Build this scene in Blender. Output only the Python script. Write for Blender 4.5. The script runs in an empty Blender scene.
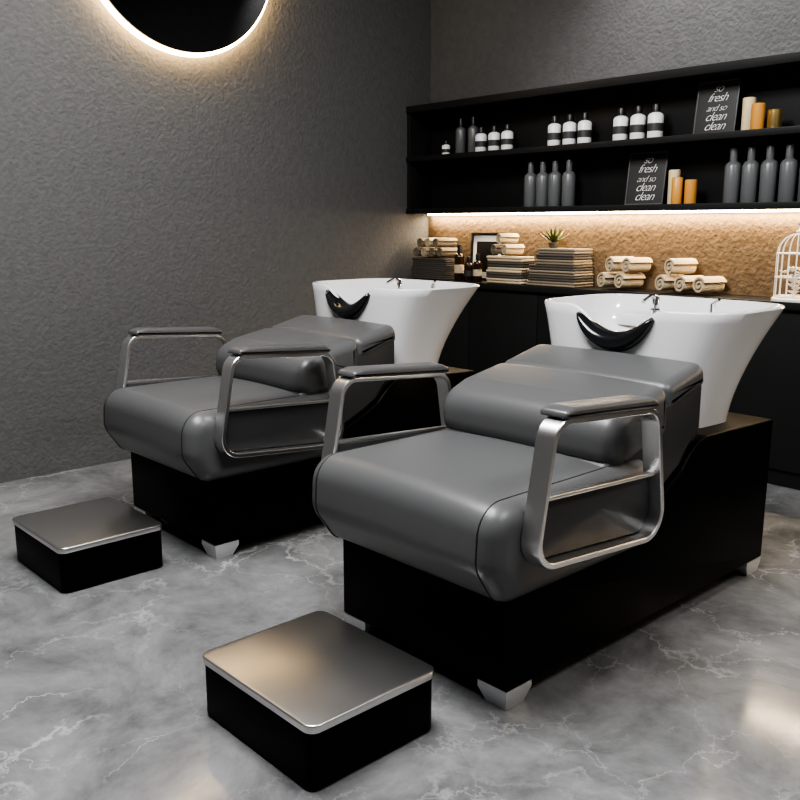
import bpy, math, random
from mathutils import Vector, Matrix
random.seed(4)
COL=bpy.context.scene.collection
bpy.context.scene.view_settings.view_transform='AgX'
bpy.context.scene.view_settings.look='AgX - High Contrast'
# ---------------------------------------------------------------- materials
def mat(name,color,rough=0.5,metal=0.0,bump=None,emit=None,coat=0.0,spec=0.5,mottle=0):
    m=bpy.data.materials.new(name); m.use_nodes=True
    nt=m.node_tree; b=nt.nodes['Principled BSDF']
    b.inputs['Base Color'].default_value=(*color,1); b.inputs['Roughness'].default_value=rough
    b.inputs['Metallic'].default_value=metal; b.inputs['Coat Weight'].default_value=coat
    b.inputs['Specular IOR Level'].default_value=spec
    if emit:
        b.inputs['Emission Color'].default_value=(*emit[0],1); b.inputs['Emission Strength'].default_value=emit[1]
    if bump:
        tc=nt.nodes.new('ShaderNodeTexCoord'); n=nt.nodes.new('ShaderNodeTexNoise')
        n.inputs['Scale'].default_value=bump[0]; n.inputs['Detail'].default_value=4
        bp=nt.nodes.new('ShaderNodeBump'); bp.inputs['Strength'].default_value=bump[1]
        bp.inputs['Distance'].default_value=bump[2]
        nt.links.new(tc.outputs['Object'],n.inputs['Vector']); nt.links.new(n.outputs['Fac'],bp.inputs['Height'])
        nt.links.new(bp.outputs['Normal'],b.inputs['Normal'])
        if mottle:
            n2=nt.nodes.new('ShaderNodeTexNoise'); n2.inputs['Scale'].default_value=bump[0]*.5; n2.inputs['Detail'].default_value=6
            nt.links.new(tc.outputs['Object'],n2.inputs['Vector'])
            r=nt.nodes.new('ShaderNodeValToRGB'); r.color_ramp.elements[0].position=.35; r.color_ramp.elements[1].position=.65
            r.color_ramp.elements[0].color=(*[c*(1-mottle) for c in color],1); r.color_ramp.elements[1].color=(*[c*(1+mottle) for c in color],1)
            nt.links.new(n2.outputs['Fac'],r.inputs['Fac']); nt.links.new(r.outputs['Color'],b.inputs['Base Color'])
    return m
def marble():
    m=bpy.data.materials.new('marble_floor'); m.use_nodes=True; nt=m.node_tree; b=nt.nodes['Principled BSDF']
    N=nt.nodes.new; L=nt.links.new
    tc=N('ShaderNodeTexCoord')
    w=N('ShaderNodeTexNoise'); w.inputs['Scale'].default_value=1.1; w.inputs['Detail'].default_value=8; w.inputs['Roughness'].default_value=.62
    L(tc.outputs['Object'],w.inputs['Vector'])
    mx=N('ShaderNodeMix'); mx.data_type='VECTOR'; mx.inputs['Factor'].default_value=.5
    L(tc.outputs['Object'],mx.inputs['A']); L(w.outputs['Color'],mx.inputs['B'])
    def vein(scale,width):
        v=N('ShaderNodeTexVoronoi'); v.feature='DISTANCE_TO_EDGE'; v.inputs['Scale'].default_value=scale
        L(mx.outputs['Result'],v.inputs['Vector'])
        r=N('ShaderNodeMapRange'); r.inputs['From Min'].default_value=0; r.inputs['From Max'].default_value=width
        r.inputs['To Min'].default_value=1; r.inputs['To Max'].default_value=0
        L(v.outputs['Distance'],r.inputs['Value']); return r.outputs['Result']
    v1=vein(2.4,.016); v2=vein(6.5,.018)
    mask=N('ShaderNodeTexNoise'); mask.inputs['Scale'].default_value=2.2; mask.inputs['Detail'].default_value=4
    L(tc.outputs['Object'],mask.inputs['Vector'])
    mr=N('ShaderNodeMapRange'); mr.inputs['From Min'].default_value=.42; mr.inputs['From Max'].default_value=.72
    mr.inputs['To Max'].default_value=.8
    L(mask.outputs['Fac'],mr.inputs['Value'])
    ad=N('ShaderNodeMath'); ad.operation='MAXIMUM'; L(v1,ad.inputs[0]); L(v2,ad.inputs[1])
    mu=N('ShaderNodeMath'); mu.operation='MULTIPLY'; L(ad.outputs[0],mu.inputs[0]); L(mr.outputs['Result'],mu.inputs[1])
    cl=N('ShaderNodeTexNoise'); cl.inputs['Scale'].default_value=2.4; cl.inputs['Detail'].default_value=12; cl.inputs['Roughness'].default_value=.7
    cl.inputs['Distortion'].default_value=.35
    L(tc.outputs['Object'],cl.inputs['Vector'])
    cr=N('ShaderNodeValToRGB'); cr.color_ramp.elements[0].position=.32; cr.color_ramp.elements[0].color=(.105,.105,.108,1)
    cr.color_ramp.elements[1].position=.70; cr.color_ramp.elements[1].color=(.30,.30,.302,1)
    L(cl.outputs['Fac'],cr.inputs['Fac'])
    c2=N('ShaderNodeMix'); c2.data_type='RGBA'; L(mu.outputs[0],c2.inputs['Factor']); L(cr.outputs['Color'],c2.inputs['A'])
    c2.inputs['B'].default_value=(.52,.52,.52,1)
    L(c2.outputs['Result'],b.inputs['Base Color']); b.inputs['Roughness'].default_value=.12
    return m
M={}
M['leather']=mat('grey_leather',(.108,.109,.111),.36,bump=(260,.12,.002))
M['leather_d']=mat('dark_grey_leather',(.05,.051,.053),.4,bump=(260,.12,.002))
M['pad']=mat('armrest_pad',(.13,.13,.132),.35,metal=.3)
M['pipe']=mat('piping',(.02,.02,.02),.5)
M['black']=mat('black_laminate',(.0018,.0018,.002),.4,spec=.1)
M['steel']=mat('brushed_steel',(.86,.85,.84),.3,1.0)
M['lid']=mat('brushed_lid_steel',(.72,.71,.70),.28,1.0,bump=(90,.03,.001))
M['alu']=mat('aluminium_feet',(.75,.76,.77),.4,.6)
M['ceramic']=mat('white_ceramic',(.66,.66,.67),.12,coat=.3)
M['gel']=mat('black_gel',(.012,.013,.015),.18,coat=.4)
M['chrome']=mat('chrome',(.75,.75,.75),.08,1)
M['wall']=mat('grey_stucco',(.125,.124,.1235),.85,bump=(46,.42,.014),mottle=.06,spec=.3)
M['wall_dark']=mat('mid_grey_paint',(.16,.16,.16),.8)
M['tan']=mat('tan_stucco',(.165,.112,.066),.85,bump=(46,.5,.014),mottle=.12,spec=.3)
M['shelf']=mat('charcoal_laminate',(.02,.02,.0205),.45,spec=.3)
M['ceil']=mat('ceiling_paint',(.16,.16,.16),.9)
M['led']=mat('led_strip',(1,.9,.75),.5,emit=((1,.84,.62),26))
M['halo']=mat('halo_light',(1,.85,.6),.5,emit=((1,.66,.30),24))
M['mirror']=mat('mirror_glass',(.16,.16,.165),.03,1)
M['white']=mat('white_plastic',(.85,.85,.84),.35)
M['label']=mat('dark_label',(.05,.05,.05),.5)
M['dgrey']=mat('grey_bottle',(.13,.135,.14),.3)
M['cap']=mat('black_cap',(.015,.015,.015),.35)
M['cream']=mat('cream_wax',(.78,.64,.40),.5)
M['amber']=mat('amber_wax',(.65,.32,.08),.4)
M['gold']=mat('gold_tin',(.7,.5,.22),.3,.9)
M['towel']=mat('cream_towel',(.60,.49,.34),.95,bump=(160,.7,.01))
M['towel_g']=mat('grey_towel',(.10,.088,.075),.95,bump=(160,.7,.01))
M['towel_m']=mat('taupe_towel',(.25,.205,.15),.95,bump=(160,.7,.01))
M['leaf']=mat('succulent_leaf',(.10,.12,.03),.5)
M['brownglass']=mat('brown_glass',(.03,.014,.006),.12,coat=.5)
M['signb']=mat('sign_board',(.05,.05,.05),.6,bump=(40,.2,.004))
M['signt']=mat('sign_lettering',(.85,.85,.83),.6)
M['frame']=mat('black_frame',(.01,.01,.01),.4)
M['petal']=mat('white_petals',(.75,.72,.68),.7)
M['wire']=mat('white_wire',(.75,.73,.7),.4)
M['floor']=marble()
# ---------------------------------------------------------------- mesh builder
class MB:
    def __init__(s,sc=1.0): s.v=[]; s.f=[]; s.m=[]; s.mats=[]; s.sc=sc
    def mi(s,k):
        if k not in s.mats: s.mats.append(k)
        return s.mats.index(k)
    def add(s,vs,fs,k):
        o=len(s.v); i=s.mi(k)
        s.v+= [tuple(c*s.sc for c in v) for v in vs]
        for f in fs: s.f.append([a+o for a in f]); s.m.append(i)
    def rings(s,R,k,closed=True,cap0=True,cap1=True,loop=False):
        n=len(R[0]); vs=[p for r in R for p in r]; fs=[]
        nr=len(R)
        for i in range(nr if loop else nr-1):
            j=(i+1)%nr
            for a in range(n if closed else n-1):
                b=(a+1)%n
                fs.append([i*n+a,i*n+b,j*n+b,j*n+a])
        if cap0 and not loop: fs.append(list(range(n))[::-1])
        if cap1 and not loop: fs.append([(nr-1)*n+a for a in range(n)])
        s.add(vs,fs,k)
    def puff(s,prof,w,r,k,xf=None,c=0.0,n=5,crown=0.0):
        A=sum(prof[i][0]*prof[(i+1)%len(prof)][1]-prof[(i+1)%len(prof)][0]*prof[i][1] for i in range(len(prof)))
        if A<0: prof=prof[::-1]
        N=len(prof); nor=[]
        for i in range(N):
            p0=Vector(prof[i-1]);p1=Vector(prof[i]);p2=Vector(prof[(i+1)%N])
            a=(p1-p0).normalized(); b=(p2-p1).normalized()
            na=Vector((-a.y,a.x)); nb=Vector((-b.y,b.x)); m=(na+nb)
            m.normalize(); d=max(.5,m.dot(na)); nor.append(m/d)
        xf=xf or (lambda a,b,c:(a,b,c))
        st=[]
        for i in range(n+1):
            t=math.pi/2*i/n
            st.append((w-r+r*math.cos(t), r*(1-math.sin(t)) ))
        full=[(-x,o) for x,o in st]
        if crown:
            for q in range(1,8): full.append((-(w-r)+2*(w-r)*q/8,0))
        full+=[(x,o) for x,o in st[::-1]]
        zmin=min(p[1] for p in prof); zmax=max(p[1] for p in prof)
        R=[]
        for x,o in full:
            ring=[]
            for p,nn in zip(prof,nor):
                y=p[0]+nn.x*o; z=p[1]+nn.y*o
                if crown: z+=crown*(1-(x/w)**2)*((z-zmin)/(zmax-zmin))
                ring.append(xf(c+x,y,z))
            R.append(ring)
        s.rings(R,k)
    def box(s,x0,x1,y0,y1,z0,z1,k,r=.003):
        s.puff([(y0,z0),(y1,z0),(y1,z1),(y0,z1)] if r==0 else rp([(y0,z0),(y1,z0),(y1,z1),(y0,z1)],r,3),(x1-x0)/2,r or .0001,k,c=(x0+x1)/2,n=3)
    def lathe(s,prof,k,cx=0,cy=0,cz=0,n=24,cap=True):
        R=[[(cx+r*math.cos(2*math.pi*a/n),cy+r*math.sin(2*math.pi*a/n),cz+z) for a in range(n)] for r,z in prof]
        s.rings(R,k,cap0=cap,cap1=cap)
    def sweep(s,path,sec,side,k,closed=False,scales=None):
        P=[Vector(p) for p in path]; side=Vector(side).normalized(); R=[]; n=len(P)
        for i in range(n):
            if closed: t=P[(i+1)%n]-P[i-1]
            else: t=P[min(i+1,n-1)]-P[max(i-1,0)]
            t.normalize(); up=t.cross(side).normalized(); sd=up.cross(t).normalized()
            q=scales[i] if scales else (1,1)
            R.append([tuple(P[i]+sd*(a*q[0])+up*(b*q[1])) for a,b in sec])
        s.rings(R,k,loop=closed)
    def tube(s,path,r,k,closed=False,n=8,side=(.3,.5,.81)):
        sec=[(r*math.cos(2*math.pi*a/n),r*math.sin(2*math.pi*a/n)) for a in range(n)]
        s.sweep(path,sec,side,k,closed)
    def obj(s,name,parent=None,loc=(0,0,0),rot=(0,0,0),ang=38):
        me=bpy.data.meshes.new(name); me.from_pydata(s.v,[],s.f)
        for k in s.mats: me.materials.append(M[k])
        me.polygons.foreach_set('material_index',s.m); me.polygons.foreach_set('use_smooth',[True]*len(s.f))
        import bmesh
        bm=bmesh.new(); bm.from_mesh(me); bmesh.ops.recalc_face_normals(bm,faces=bm.faces); bm.to_mesh(me); bm.free()
        me.set_sharp_from_angle(angle=math.radians(ang)); me.update()
        o=bpy.data.objects.new(name,me); COL.objects.link(o); o.location=loc; o.rotation_euler=rot
        if parent: o.parent=parent
        return o
def rp(pts,r,seg=6):
    n=len(pts); out=[]
    for i in range(n):
        ri=r[i] if isinstance(r,(list,tuple)) else r
        p=Vector(pts[i]); a=(Vector(pts[i-1])-p); b=(Vector(pts[(i+1)%n])-p)
        la,lb=a.length,b.length; a.normalize(); b.normalize()
        ang=a.angle(b)
        if ri<=0 or ang>3.1: out.append((p.x,p.y)); continue
        d=min(ri/math.tan(ang/2),la*.49,lb*.49); rr=d*math.tan(ang/2)
        cen=p+(a+b).normalized()*(rr/math.sin(ang/2))
        s0=p+a*d-cen; s1=p+b*d-cen
        tot=s0.angle(s1); sg=1 if s0.cross(s1)>0 else -1
        for j in range(seg+1):
            t=sg*tot*j/seg; c,s=math.cos(t),math.sin(t)
            out.append((cen.x+s0.x*c-s0.y*s, cen.y+s0.x*s+s0.y*c))
    return out
def sup(cx,cy,hx,hy,z,p=4,n=96):
    R=[]
    for i in range(n):
        t=2*math.pi*i/n; c,s=math.cos(t),math.sin(t)
        d=(abs(c)**p+abs(s)**p)**(-1/p)
        R.append((cx+hx*c*d,cy+hy*s*d,z))
    return R
def empty(name,loc,rot=0):
    e=bpy.data.objects.new(name,None); COL.objects.link(e); e.location=loc; e.rotation_euler=(0,0,rot); e.empty_display_size=.1; return e
S=1.35
# ---------------------------------------------------------------- room
XL,YB,XR,YF,ZC=-4.78,4.72,2.0,-2.6,3.9
def slab(name,x0,x1,y0,y1,z0,z1,k):
    b=MB(); b.add([(x0,y0,z0),(x1,y0,z0),(x1,y1,z0),(x0,y1,z0),(x0,y0,z1),(x1,y0,z1),(x1,y1,z1),(x0,y1,z1)],
      [[0,3,2,1],[4,5,6,7],[0,1,5,4],[1,2,6,5],[2,3,7,6],[3,0,4,7]],k); return b.obj(name)
slab('floor',XL-.1,XR+.1,YF-.1,YB+.1,-.1,0,'floor')
slab('ceiling',XL-.1,XR+.1,YF-.1,YB+.1,ZC,ZC+.1,'ceil')
slab('wall_left',XL-.1,XL,YF-.1,YB+.1,0,ZC,'wall')
slab('wall_back',XL,XR,YB,YB+.1,0,ZC,'wall')
slab('wall_right',XR,XR+.1,YF-.1,YB+.1,0,ZC,'wall_dark')
slab('wall_front',XL,XR,YF-.1,YF,0,ZC,'wall_dark')
# ---------------------------------------------------------------- shelving + counter
YS=4.475
e=empty('display_shelf_unit',(XL,YS,0))
b=MB(); W=XR-XL-.002; D=YB-YS-.002
for z0,z1 in ((2.125,2.172),(1.79,1.826),(1.43,1.464)):
    b.box(.002,W,0,D,z0,z1,'shelf',.003)
b.box(.002,.03,.01,D,1.43,2.172,'shelf',.002)
b.box(.03,W,D-.012,D,1.46,2.13,'shelf',.001)
b.obj('shelf_boards',e)
b=MB(); b.box(.03,W-.02,D-.05,D-.03,1.418,1.4295,'led',.002); b.obj('led_strip',e)
b=MB(); b.box(.002,W,D-.012,D,.97,1.43,'tan',0); b.obj('tan_backsplash',e)
e=empty('base_cabinet_run',(XL,YS,0))
b=MB(); b.box(.002,W,0,D,.928,.968,'shelf',.004); b.obj('countertop',e)
b=MB(); b.box(.002,W,.045,D,0.0,.926,'shelf',.002)
x=.01
while x<W-.5:
    b.box(x,x+.596,.025,.045,.09,.915,'shelf',.004); x+=.6
b.obj('cabinet_doors',e)
# ---------------------------------------------------------------- mirror
e=empty('round_backlit_mirror',(XL,2.71,2.91))
b=MB(); n=96
def circ(r,x): return [(x,r*math.cos(2*math.pi*i/n),r*math.sin(2*math.pi*i/n)) for i in range(n)]
b.rings([circ(.60,.05),circ(.60,.075),circ(.597,.08)],'mirror'); b.obj('mirror_disc',e)
b=MB(); b.rings([circ(.60,.048),circ(.60,.055),circ(.618,.055),circ(.618,.03),circ(.5,.03)],'halo',cap0=True,cap1=True); b.obj('halo_ring',e)
# ---------------------------------------------------------------- chairs
def chair(cx,yf):
    E=empty('salon_shampoo_chair',(cx*S,yf*S,0))
    b=MB(S)
    pr=[(0,.045),(1.145,.045),(1.15,.458),(.77,.47),(.735,.462),(.70,.438),(.66,.40),(.60,.368),(.50,.325),(.40,.285),(.33,.262),(0,.258)]
    b.puff(rp(pr,[.006,.006,.008,.006,.02,.02,.02,.02,.02,.02,.01,.006],3),.268,.006,'black',n=3); b.obj('base_cabinet',E)
    b=MB(S)
    for sx in (-1,1):
        for yy in (.0,1.145):
            d=1 if yy<.5 else -1
            x1=sx*.266; x0=sx*.185; y0=yy+d*.002; y1=yy+d*.085
            top=[(x0,y0,.045),(x1,y0,.045),(x1,y1,.045),(x0,y1,.045)]
            bot=[(x0+sx*.02,y0+d*.006,0),(x1-sx*.006,y0+d*.006,0),(x1-sx*.006,y1-d*.02,0),(x0+sx*.02,y1-d*.02,0)]
            mid=[(x0,y0,.03),(x1,y0,.03),(x1,y1,.03),(x0,y1,.03)]
            b.rings([bot,mid,top],'alu')
    b.obj('metal_feet',E,ang=20)
    # seat
    b=MB(S)
    pr=rp([(-.03,.25),(-.09,.335),(-.083,.462),(.50,.462),(.50,.25)],[.052,.07,.075,.05,.05],8)
    SW=.300
    b.puff(pr,SW,.045,'leather',n=8,crown=.012); b.obj('seat_cushion',E)
    b=MB(S)
    for sx in (-1,1):
        px=.2555; pts=[(y,z+.012*(1-(px/SW)**2)*((z-.25)/.212)) for y,z in pr if y<.2 and not (z<.252)]
        pts=sorted(pts,key=lambda p:(p[1] if p[1]<.44 else .44+max(0,p[0]+.1)*1.0))
        pts.append((.34,pts[-1][1]))
        b.tube([(sx*px,y,z-.0006) for y,z in pts],.0018,'pipe',n=6,side=(1,0,0))
    b.obj('seat_piping',E)
    # backrest
    b=MB(S)
    pr=rp([(.30,.262),(.40,.29),(.50,.33),(.60,.373),(.66,.405),(.70,.443),(.752,.475),(.752,.63),(.62,.60),(.45,.55),(.30,.44)],[.02,.02,.02,.02,.02,.02,.02,.025,.02,.02,.02],4)
    b.puff(pr,.262,.02,'leather_d',n=5); b.obj('backrest_shell',E)
    b=MB(S)
    pr=rp([(.335,.435),(.335,.564),(.42,.598),(.582,.628),(.59,.50)],[.06,.065,.03,.03,.03],8)
    b.puff(pr,.270,.035,'leather',n=7,crown=.006); b.obj('lumbar_cushion',E)
    b=MB(S)
    pr=rp([(.57,.55),(.572,.625),(.75,.667),(.76,.60)],[.02,.028,.03,.02],6)
    b.puff(pr,.266,.028,'leather',n=6,crown=.004); b.obj('head_cushion',E)
    # armrests
    for nm,sx in (('armrest_left',-1),('armrest_right',1)):
        b=MB(S); X=sx*.3185
        path=rp([(-.012,.340),(.042,.628),(.405,.602),(.452,.30)],[.055,.045,.05,.06],9)
        w,t=.028,.0065
        sec=[(-w,-t+.002),(-w+.002,-t),(w-.002,-t),(w,-t+.002),(w,t-.002),(w-.002,t),(-w+.002,t),(-w,t-.002)]
        sec=[(a*(.018/.028) if a*sx<0 else a,c) for a,c in sec]
        b.sweep([(X,y,z) for y,z in path],sec,(1,0,0),'steel',closed=True)
        sec=[(a*.35,c*.6) for a,c in sec]
        b.sweep([(X,.014,.472),(X,.428,.448)],sec,(1,0,0),'steel')
        b.puff(rp([(-.003,.347),(.015,.468),(.425,.443),(.446,.31)],[.045,.004,.004,.05],6),.005,.002,'leather_d',c=X-sx*.008,n=2)
        b.puff(rp([(.055,.633),(.39,.609),(.395,.622),(.37,.634),(.09,.652),(.06,.647)],[.004,.004,.008,.01,.01,.01],4),.034,.008,'pad',c=X,n=4)
        for yy,zz in ((.12,.39),(.34,.36)):
            q=sorted([X-sx*.012,sx*.26]); b.box(q[0],q[1],yy,yy+.04,zz,zz+.025,'steel',.002)
        b.obj(nm,E)
    # basin
    b=MB(S); R=[]; BX=-.028
    def notch(x,y,t,yf0,yb0):
        a=min(1,abs(x)/.15); d=.085*(1-(3*a*a-2*a*a*a))
        fr=max(0,min(1,((yf0+yb0)/2-y)/((yb0-yf0)/2*.8)))
        return d*fr*t
    def ring(z,t,inset,hx=None,yf0=None,yb0=None,p=4.2):
        hx=(.236+.078*t**1.7) if hx is None else hx
        yf0=(.765+.01*t) if yf0 is None else yf0
        yb0=(1.06+.175*t**1.4) if yb0 is None else yb0
        return [(x+BX,y,z-notch(x,y,t,yf0,yb0)) for x,y,_ in sup(0,(yf0+yb0)/2,hx-inset,(yb0-yf0)/2-inset,z,p)]
    z0,z1=.459,.775
    for i in range(13):
        t=i/12; R.append(ring(z0+(z1-z0)*t,t,0))
    R.append(ring(z1+.005,1,.004)); R.append(ring(z1+.005,1,.012)); R.append(ring(z1,1,.018))
    R.append(ring(.755,.97,.026)); 
    for t in (.85,.6,.35,.15,.0):
        R.append(ring(.62+.13*t,t*.9,.03,hx=.20+.10*t,yf0=.80-.01*t,yb0=1.05+.16*t**1.5,p=3.2))
    R.append(ring(.61,0,.09,hx=.20,yf0=.80,yb0=1.04,p=2.5))
    b.rings(R,'ceramic'); b.obj('basin',E,ang=60)
    b=MB(S); b.puff(rp([(-.21,1.06),(.17,1.06),(.22,1.165),(-.26,1.165)],.02,4),.02,.006,'ceramic',xf=lambda a,p,q:(p,q,a),c=.715,n=3)
    b.lathe([(.016,0),(.016,.012),(.011,.016),(.011,.05),(.008,.056)],'chrome',-.10,1.10,.735)
    b.tube([(-.10,1.10,.78),(-.10,1.07,.79),(-.10,1.03,.775)],.006,'chrome')
    b.lathe([(.013,0),(.013,.01),(.009,.014),(.009,.04)],'chrome',.08,1.11,.735)
    b.tube([(.08,1.11,.775),(.11,1.09,.79)],.004,'chrome')
    b.obj('tap_and_sprayer',E)
    # neck rest
    b=MB(S); n=25; path=[];sc=[]
    for i in range(n):
        u=-1+2*i/(n-1); path.append((BX+.120*u,.780,.756-.072*(1-abs(u)**2.1)))
        sc.append((.35+.65*(1-u*u)**.6,.22+.78*(1-u*u)**.8))
    sec=[(.045*math.cos(2*math.pi*a/16),.030*math.sin(2*math.pi*a/16)) for a in range(16)]
    b.sweep(path,sec,(0,1,0),'gel',scales=sc); b.obj('neck_rest',E,ang=70)
    return E
chair(-1.355,1.306); chair(-2.515,1.315)
# ---------------------------------------------------------------- footstools
def stool(x0,x1,y0,y1):
    cx,cy=(x0+x1)/2,(y0+y1)/2; hx,hy=(x1-x0)/2,(y1-y0)/2
    E=empty('footstool',(cx*S,cy*S,0))
    xf=lambda a,p,q:(p,q,a)
    b=MB(S); q=.004
    b.puff(rp([(-hx+q,-hy+q),(hx-q,-hy+q),(hx-q,hy-q),(-hx+q,hy-q)],.022,8),.0565,.002,'black',xf=xf,c=.0605,n=2); b.obj('stool_body',E)
    b=MB(S)
    b.puff(rp([(-hx,-hy),(hx,-hy),(hx,hy),(-hx,hy)],.024,8),.0085,.003,'lid',xf=xf,c=.1255,n=3); b.obj('metal_lid',E)
    b=MB(S)
    for sx in (-1,1):
        for sy in (-1,1): b.lathe([(.012,0),(.012,.005)],'cap',sx*(hx-.04),sy*(hy-.04),0)
    b.obj('rubber_feet',E)
stool(-1.522,-1.14,.84,1.16); stool(-2.675,-2.302,.868,1.183)
# ---------------------------------------------------------------- bottles etc.
Z1,Z2,ZCt=1.464,1.826,.968
def pump(x,y,z,h,r,body,name='shampoo_bottle',label=None,cap='cap'):
    b=MB(); hb=h*.72
    b.lathe([(r*.95,0),(r,.004),(r,hb*.92),(r*.85,hb),(r*.4,hb+h*.05)],body)
    if label: b.lathe([(r+.0006,hb*.3),(r+.0006,hb*.62)],label,cap=False)
    b.lathe([(r*.48,hb+h*.03),(r*.48,h*.97),(r*.42,h)],cap)
    b.obj(name,loc=(x,y,z))
for x in (-4.36,-4.245): pump(x,4.60,Z2,.24,.036,'dgrey','grey_pump_bottle')
pump(-4.50,4.60,Z2,.10,.03,'white',label='label')
for x in (-4.153,-4.037,-3.924): pump(x,4.58,Z2,.165,.04,'white',label='label')
for x in (-3.542,-3.427,-3.316): pump(x,4.58,Z2,.185,.042,'white',label='label')
for x in (-3.063,-2.948,-2.835): pump(x,4.58,Z2,.19,.044,'white',label='label')
for x in (-3.728,-3.63,-3.533,-3.427): pump(x,4.59,Z1,.28,.042,'dgrey','grey_pump_bottle',cap='dgrey')
for x in (-2.359,-2.262,-2.162,-2.061,-1.96): pump(x,4.59,Z1,.285,.043,'dgrey','grey_pump_bottle',cap='dgrey')
def candle(x,y,z,h,r,k):
    b=MB(); b.lathe([(r*.96,0),(r,.003),(r,h-.004),(r*.9,h),(r*.3,h-.004)],k); b.tube([(0,0,h-.006),(0,.001,h+.008)],.0015,'cap'); b.obj('pillar_candle',loc=(x,y,z))
candle(-2.31,4.62,Z2,.175,.034,'cream'); candle(-2.235,4.57,Z2,.135,.034,'amber'); candle(-2.15,4.58,Z2,.10,.036,'gold')
candle(-2.72,4.62,Z1,.19,.033,'cream'); candle(-2.665,4.56,Z1,.145,.03,'amber'); candle(-2.59,4.575,Z1,.13,.033,'amber')
def sign(xc,z,w,h):
    E=empty('lettered_sign',(xc,4.60,z)); tilt=math.radians(-7)
    b=MB(); b.box(-w/2,w/2,0,.012,0,h,'signb',.002)
    f=.007
    for a in ((-w/2,w/2,-.004,.012,0,f),(-w/2,w/2,-.004,.012,h-f,h),(-w/2,-w/2+f,-.004,.012,0,h),(w/2-f,w/2,-.004,.012,0,h)): b.box(*a,'dgrey',.001)
    b.obj('sign_board',E,rot=(tilt,0,0))
    for i,(t,sz) in enumerate((('so',.066),('fresh',.068),('and so',.052),('clean',.07),('clean',.07))):
        c=bpy.data.curves.new('lettering','FONT'); c.body=t; c.size=sz*h/.30; c.align_x='CENTER'; c.shear=.5; c.extrude=.0005; c.space_character=.88; c.offset=-.001
        o=bpy.data.objects.new('lettering_%d'%(i+1),c); COL.objects.link(o); o.parent=E
        zz=h*(.79-.175*i); c.materials.append(M['signt'])
        o.rotation_euler=(math.radians(90)+tilt,0,0); o.location=(0,zz*math.sin(-tilt)-.003,zz*math.cos(tilt))
sign(-2.492,Z2,.24,.285); sign(-2.90,Z1,.25,.30)
# towels
def roll(b,cx,y0,y1,cz,r,k,rot=0):
    turns=2.1; n=64; th=r/(turns+.4); O=[];I=[]
    for i in range(n+1):
        a=2*math.pi*turns*i/n; rr=.16*r+(r-.16*r)*i/n
        O.append((rr*math.cos(-a+1),rr*math.sin(-a+1))); ri=max(.0005,rr-th*.56); I.append((ri*math.cos(-a+1),ri*math.sin(-a+1)))
    sec=O+I[::-1]; N=len(sec); m=n+1
    vs=[];fs=[]
    ym=(y0+y1)/2
    for y,q in ((y0,.96),(y0+.008,1),(y1-.008,1),(y1,.96)):
        for p in sec:
            X=p[0]*q; Y=y-ym
            vs.append((cx+X*math.cos(rot)-Y*math.sin(rot),ym+X*math.sin(rot)+Y*math.cos(rot),cz+p[1]*q))
    for i in range(3):
        for a in range(N):
            c=(a+1)%N; fs.append([i*N+a,i*N+c,(i+1)*N+c,(i+1)*N+a])
    for a in range(n):
        fs.append([a,a+1,N-2-a,N-1-a]); o=3*N; fs.append([o+a,o+N-1-a,o+N-2-a,o+a+1])
    b.add(vs,fs,k)
def fold(b,x0,x1,y0,y1,z,h,k):
    L=2; hh=h/L
    for i in range(L):
        zz=z+i*hh; j=random.uniform(-.004,.004)
        b.puff(rp([(y0+j,zz),(y1,zz),(y1,zz+hh*.98),(y0+j,zz+hh*.98)],hh*.46,4),(x1-x0)/2,hh*.4,k,c=(x0+x1)/2+j,n=3)
def towels(name,items,loc,rot=0):
    b=MB()
    for it in items:
        if it[0]=='r': roll(b,*it[1:])
        else: fold(b,*it[1:])
    b.obj(name,loc=loc,rot=(0,0,rot),ang=50)
st=[('f',-.17,.17,-.10,.08,.03*i,.029,'towel_g') for i in range(5)]
st+=[('r',-.12,-.1,.08,.15+.038,.038,'towel_m',-.1),('r',-.04,-.1,.08,.15+.038,.038,'towel',-.1),('r',.04,-.1,.08,.15+.038,.038,'towel_m',-.1),('r',.12,-.1,.08,.15+.038,.038,'towel_m',-.1),
     ('r',-.08,-.1,.08,.15+.106,.038,'towel_m',-.1),('r',.0,-.1,.08,.15+.106,.038,'towel',-.1),('r',.08,-.1,.08,.15+.106,.038,'towel_m',-.1)]
towels('towel_stack',st,(-4.56,4.59,ZCt+.001))
st=[('f',-.15,.15,-.08,.06,.036*i,.035,('towel_g' if i%2 else 'towel')) for i in range(5)]
st+=[('r',-.075,-.08,.06,.18+.04,.04,'towel_m',-.3),('r',.02,-.08,.06,.18+.04,.04,'towel',-.3),('r',-.03,-.08,.06,.18+.11,.04,'towel',-.3)]
towels('towel_stack',st,(-3.86,4.575,ZCt+.001))
st=[('f',(-.19 if i<4 else -.14)+.004*i,.19-.003*i,-.1,.1,.034*i,.033,('towel_g' if i in(1,3,5) else 'towel_m')) for i in range(7)]
towels('towel_stack',st,(-3.47,4.59,ZCt+.001))
R=.054
for xc in (-2.995,-2.60):
    st=[('r',-.085,-.08,.08,R,R,'towel',-.38),('r',.035,-.08,.08,R,R,'towel',-.30),('r',-.03,-.08,.08,R+.094,R,'towel',-.42)]
    if xc>-2.7: st.append(('r',.15,-.08,.08,R,R,'towel',-.3))
    else: st.append(('r',.08,-.08,.08,R+.094,R-.003,'towel',-.34))
    towels('rolled_towels',st,(xc,4.59,ZCt+.001))
pump(-4.30,4.54,ZCt,.25,.036,'brownglass','brown_glass_bottle',label='towel')
pump(-4.20,4.53,ZCt,.17,.035,'brownglass','brown_glass_bottle',label='label')
pump(-4.12,4.53,ZCt,.19,.03,'brownglass','brown_glass_bottle',label='towel')
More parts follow.
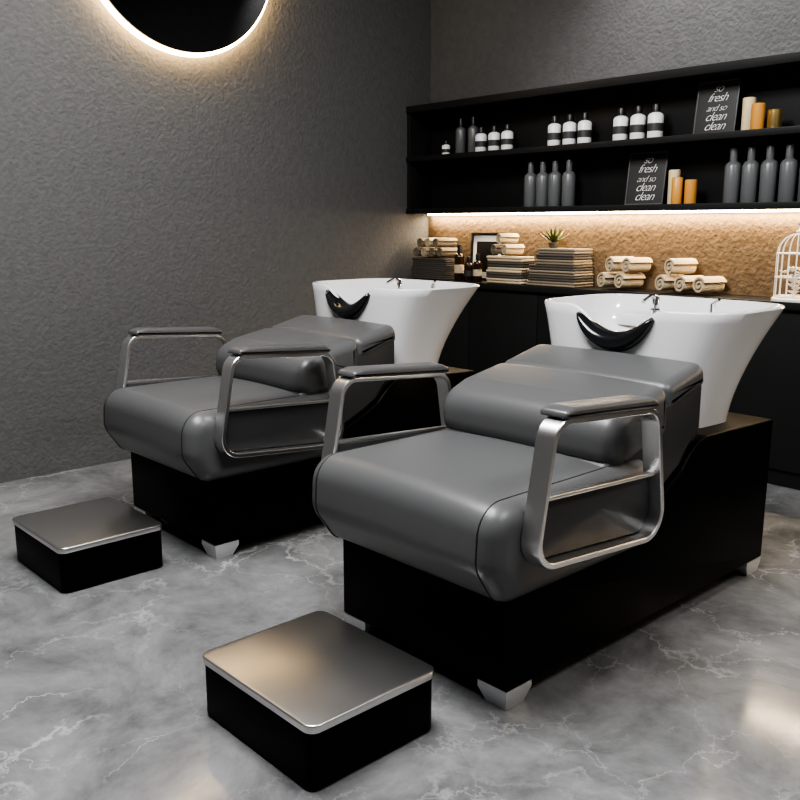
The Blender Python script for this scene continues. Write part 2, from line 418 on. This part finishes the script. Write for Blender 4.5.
E=empty('picture_frame',(-4.17,4.672,ZCt))
b=MB(); w,h=.30,.33
b.box(-w/2,w/2,.0,.008,0,h,'signt',.001)
for a in ((-w/2,w/2,-.008,.012,0,.018),(-w/2,w/2,-.008,.012,h-.018,h),(-w/2,-w/2+.018,-.008,.012,0,h),(w/2-.018,w/2,-.008,.012,0,h),(-w/2+.05,w/2-.05,-.002,.0,.06,h-.06)): b.box(*a,'frame',.001)
b.obj('frame_and_print',E,rot=(math.radians(-3),0,0))
# succulent
b=MB(); b.lathe([(.022,0),(.032,.03),(.034,.035),(.028,.036),(.02,.03)],'towel_g')
for i in range(26):
    a=i*2.4; el=.25+.9*(i/26); L=.11-.02*(i/26); d=Vector((math.cos(a)*math.cos(el),math.sin(a)*math.cos(el),math.sin(el)))
    sd=Vector((-math.sin(a),math.cos(a),0)); o=Vector((0,0,.035))
    b.sweep([o,o+d*L*.45+Vector((0,0,.002)),o+d*L*.8+Vector((0,0,.008)),o+d*L+Vector((0,0,.018))],[(.009,0),(0,.0025),(-.009,0),(0,-.0025)],sd,'leaf',scales=[(.6,1),(1,1),(.7,.8),(.08,.2)])
b.obj('potted_succulent',loc=(-3.53,4.59,ZCt+.239))
# bird cage
E=empty('white_birdcage',(-1.98,4.585,ZCt))
b=MB(); r=.095
b.lathe([(r+.012,0),(r+.012,.012),(r,.02)],'wire')
def ringp(r,z,n=32): return [(r*math.cos(2*math.pi*i/n),r*math.sin(2*math.pi*i/n),z) for i in range(n)]
for z in (.022,.12,.24): b.tube(ringp(r,z),.003,'wire',closed=True,side=(0,0,1))
for i in range(16):
    a=2*math.pi*i/16; c,s=math.cos(a),math.sin(a)
    p=[(r*c,r*s,.015),(r*c,r*s,.24)]+[(r*math.cos(t)*c,r*math.cos(t)*s,.24+.1*math.sin(t)) for t in (.3,.6,.9,1.2,1.45)]
    b.tube(p,.0022,'wire',n=6,side=(-s,c,0))
b.lathe([(.004,.335),(.014,.345),(.014,.352),(.004,.36),(.003,.375),(.009,.385),(.003,.395)],'wire')
b.obj('cage_wires',E)
b=MB()
for i in range(26):
    a=random.uniform(0,6.28); q=random.uniform(0,.06); z=.03+random.uniform(0,.13)
    cx,cy=q*math.cos(a),q*math.sin(a)
    for k in range(7):
        t=k*.9; d=Vector((math.cos(t),math.sin(t),.5)).normalized()
        o=Vector((cx,cy,z)); b.sweep([o,o+d*.014,o+d*.026],[(.011,0),(0,.003),(-.011,0),(0,-.003)],(-math.sin(t),math.cos(t),0),'petal',scales=[(.4,1),(1,1),(.4,.5)])
b.obj('white_flowers',E)
# ---------------------------------------------------------------- lights
def area(name,loc,rot,sx,sy,e,col=(1,1,1)):
    l=bpy.data.lights.new(name,'AREA'); l.shape='RECTANGLE'; l.size=sx; l.size_y=sy; l.energy=e; l.color=col
    o=bpy.data.objects.new(name,l); COL.objects.link(o); o.location=loc; o.rotation_euler=rot; return o
def spot(name,loc,tgt,e,ang,blend=.6,col=(1,.98,.96),r=.05):
    l=bpy.data.lights.new(name,'SPOT'); l.energy=e; l.spot_size=math.radians(ang); l.spot_blend=blend; l.color=col; l.shadow_soft_size=r
    o=bpy.data.objects.new(name,l); COL.objects.link(o); o.location=loc
    o.rotation_euler=(Vector(tgt)-Vector(loc)).to_track_quat('-Z','Y').to_euler(); return o
area('ceiling_panel_light',(-2.1,1.1,3.85),(0,0,0),2.4,1.2,225)
area('ceiling_panel_light_c',(.6,2.6,3.85),(0,math.radians(12),0),1.2,1.6,95)
area('led_strip_light',((XL+XR)/2,4.675,1.415),(math.radians(-4),0,0),XR-XL-.1,.02,50,(1,.78,.50))
spot('downlight_back',(-2.6,4.3,3.85),(-2.6,4.72,2.3),200,80,.9)
spot('downlight_left_b',(-3.9,1.9,3.85),(-4.78,2.3,1.0),85,75,1.0)
spot('shelf_fill_added',(-2.4,.6,3.6),(-2.9,4.6,1.85),210,34,.8,r=.12)  # added fill, not a room fixture: lifts the dim shelf niches
w=bpy.data.worlds.new('world'); bpy.context.scene.world=w; w.use_nodes=True
w.node_tree.nodes['Background'].inputs['Color'].default_value=(.05,.05,.05,1)
# ---------------------------------------------------------------- camera
cd=bpy.data.cameras.new('camera'); co=bpy.data.objects.new('camera',cd); COL.objects.link(co)
cd.sensor_width=36; cd.lens=885/800*36; cd.clip_start=.05
co.location=(0,0,S); co.rotation_euler=(math.radians(90)-math.atan(175/885),0,math.radians(47.25))
bpy.context.scene.camera=co
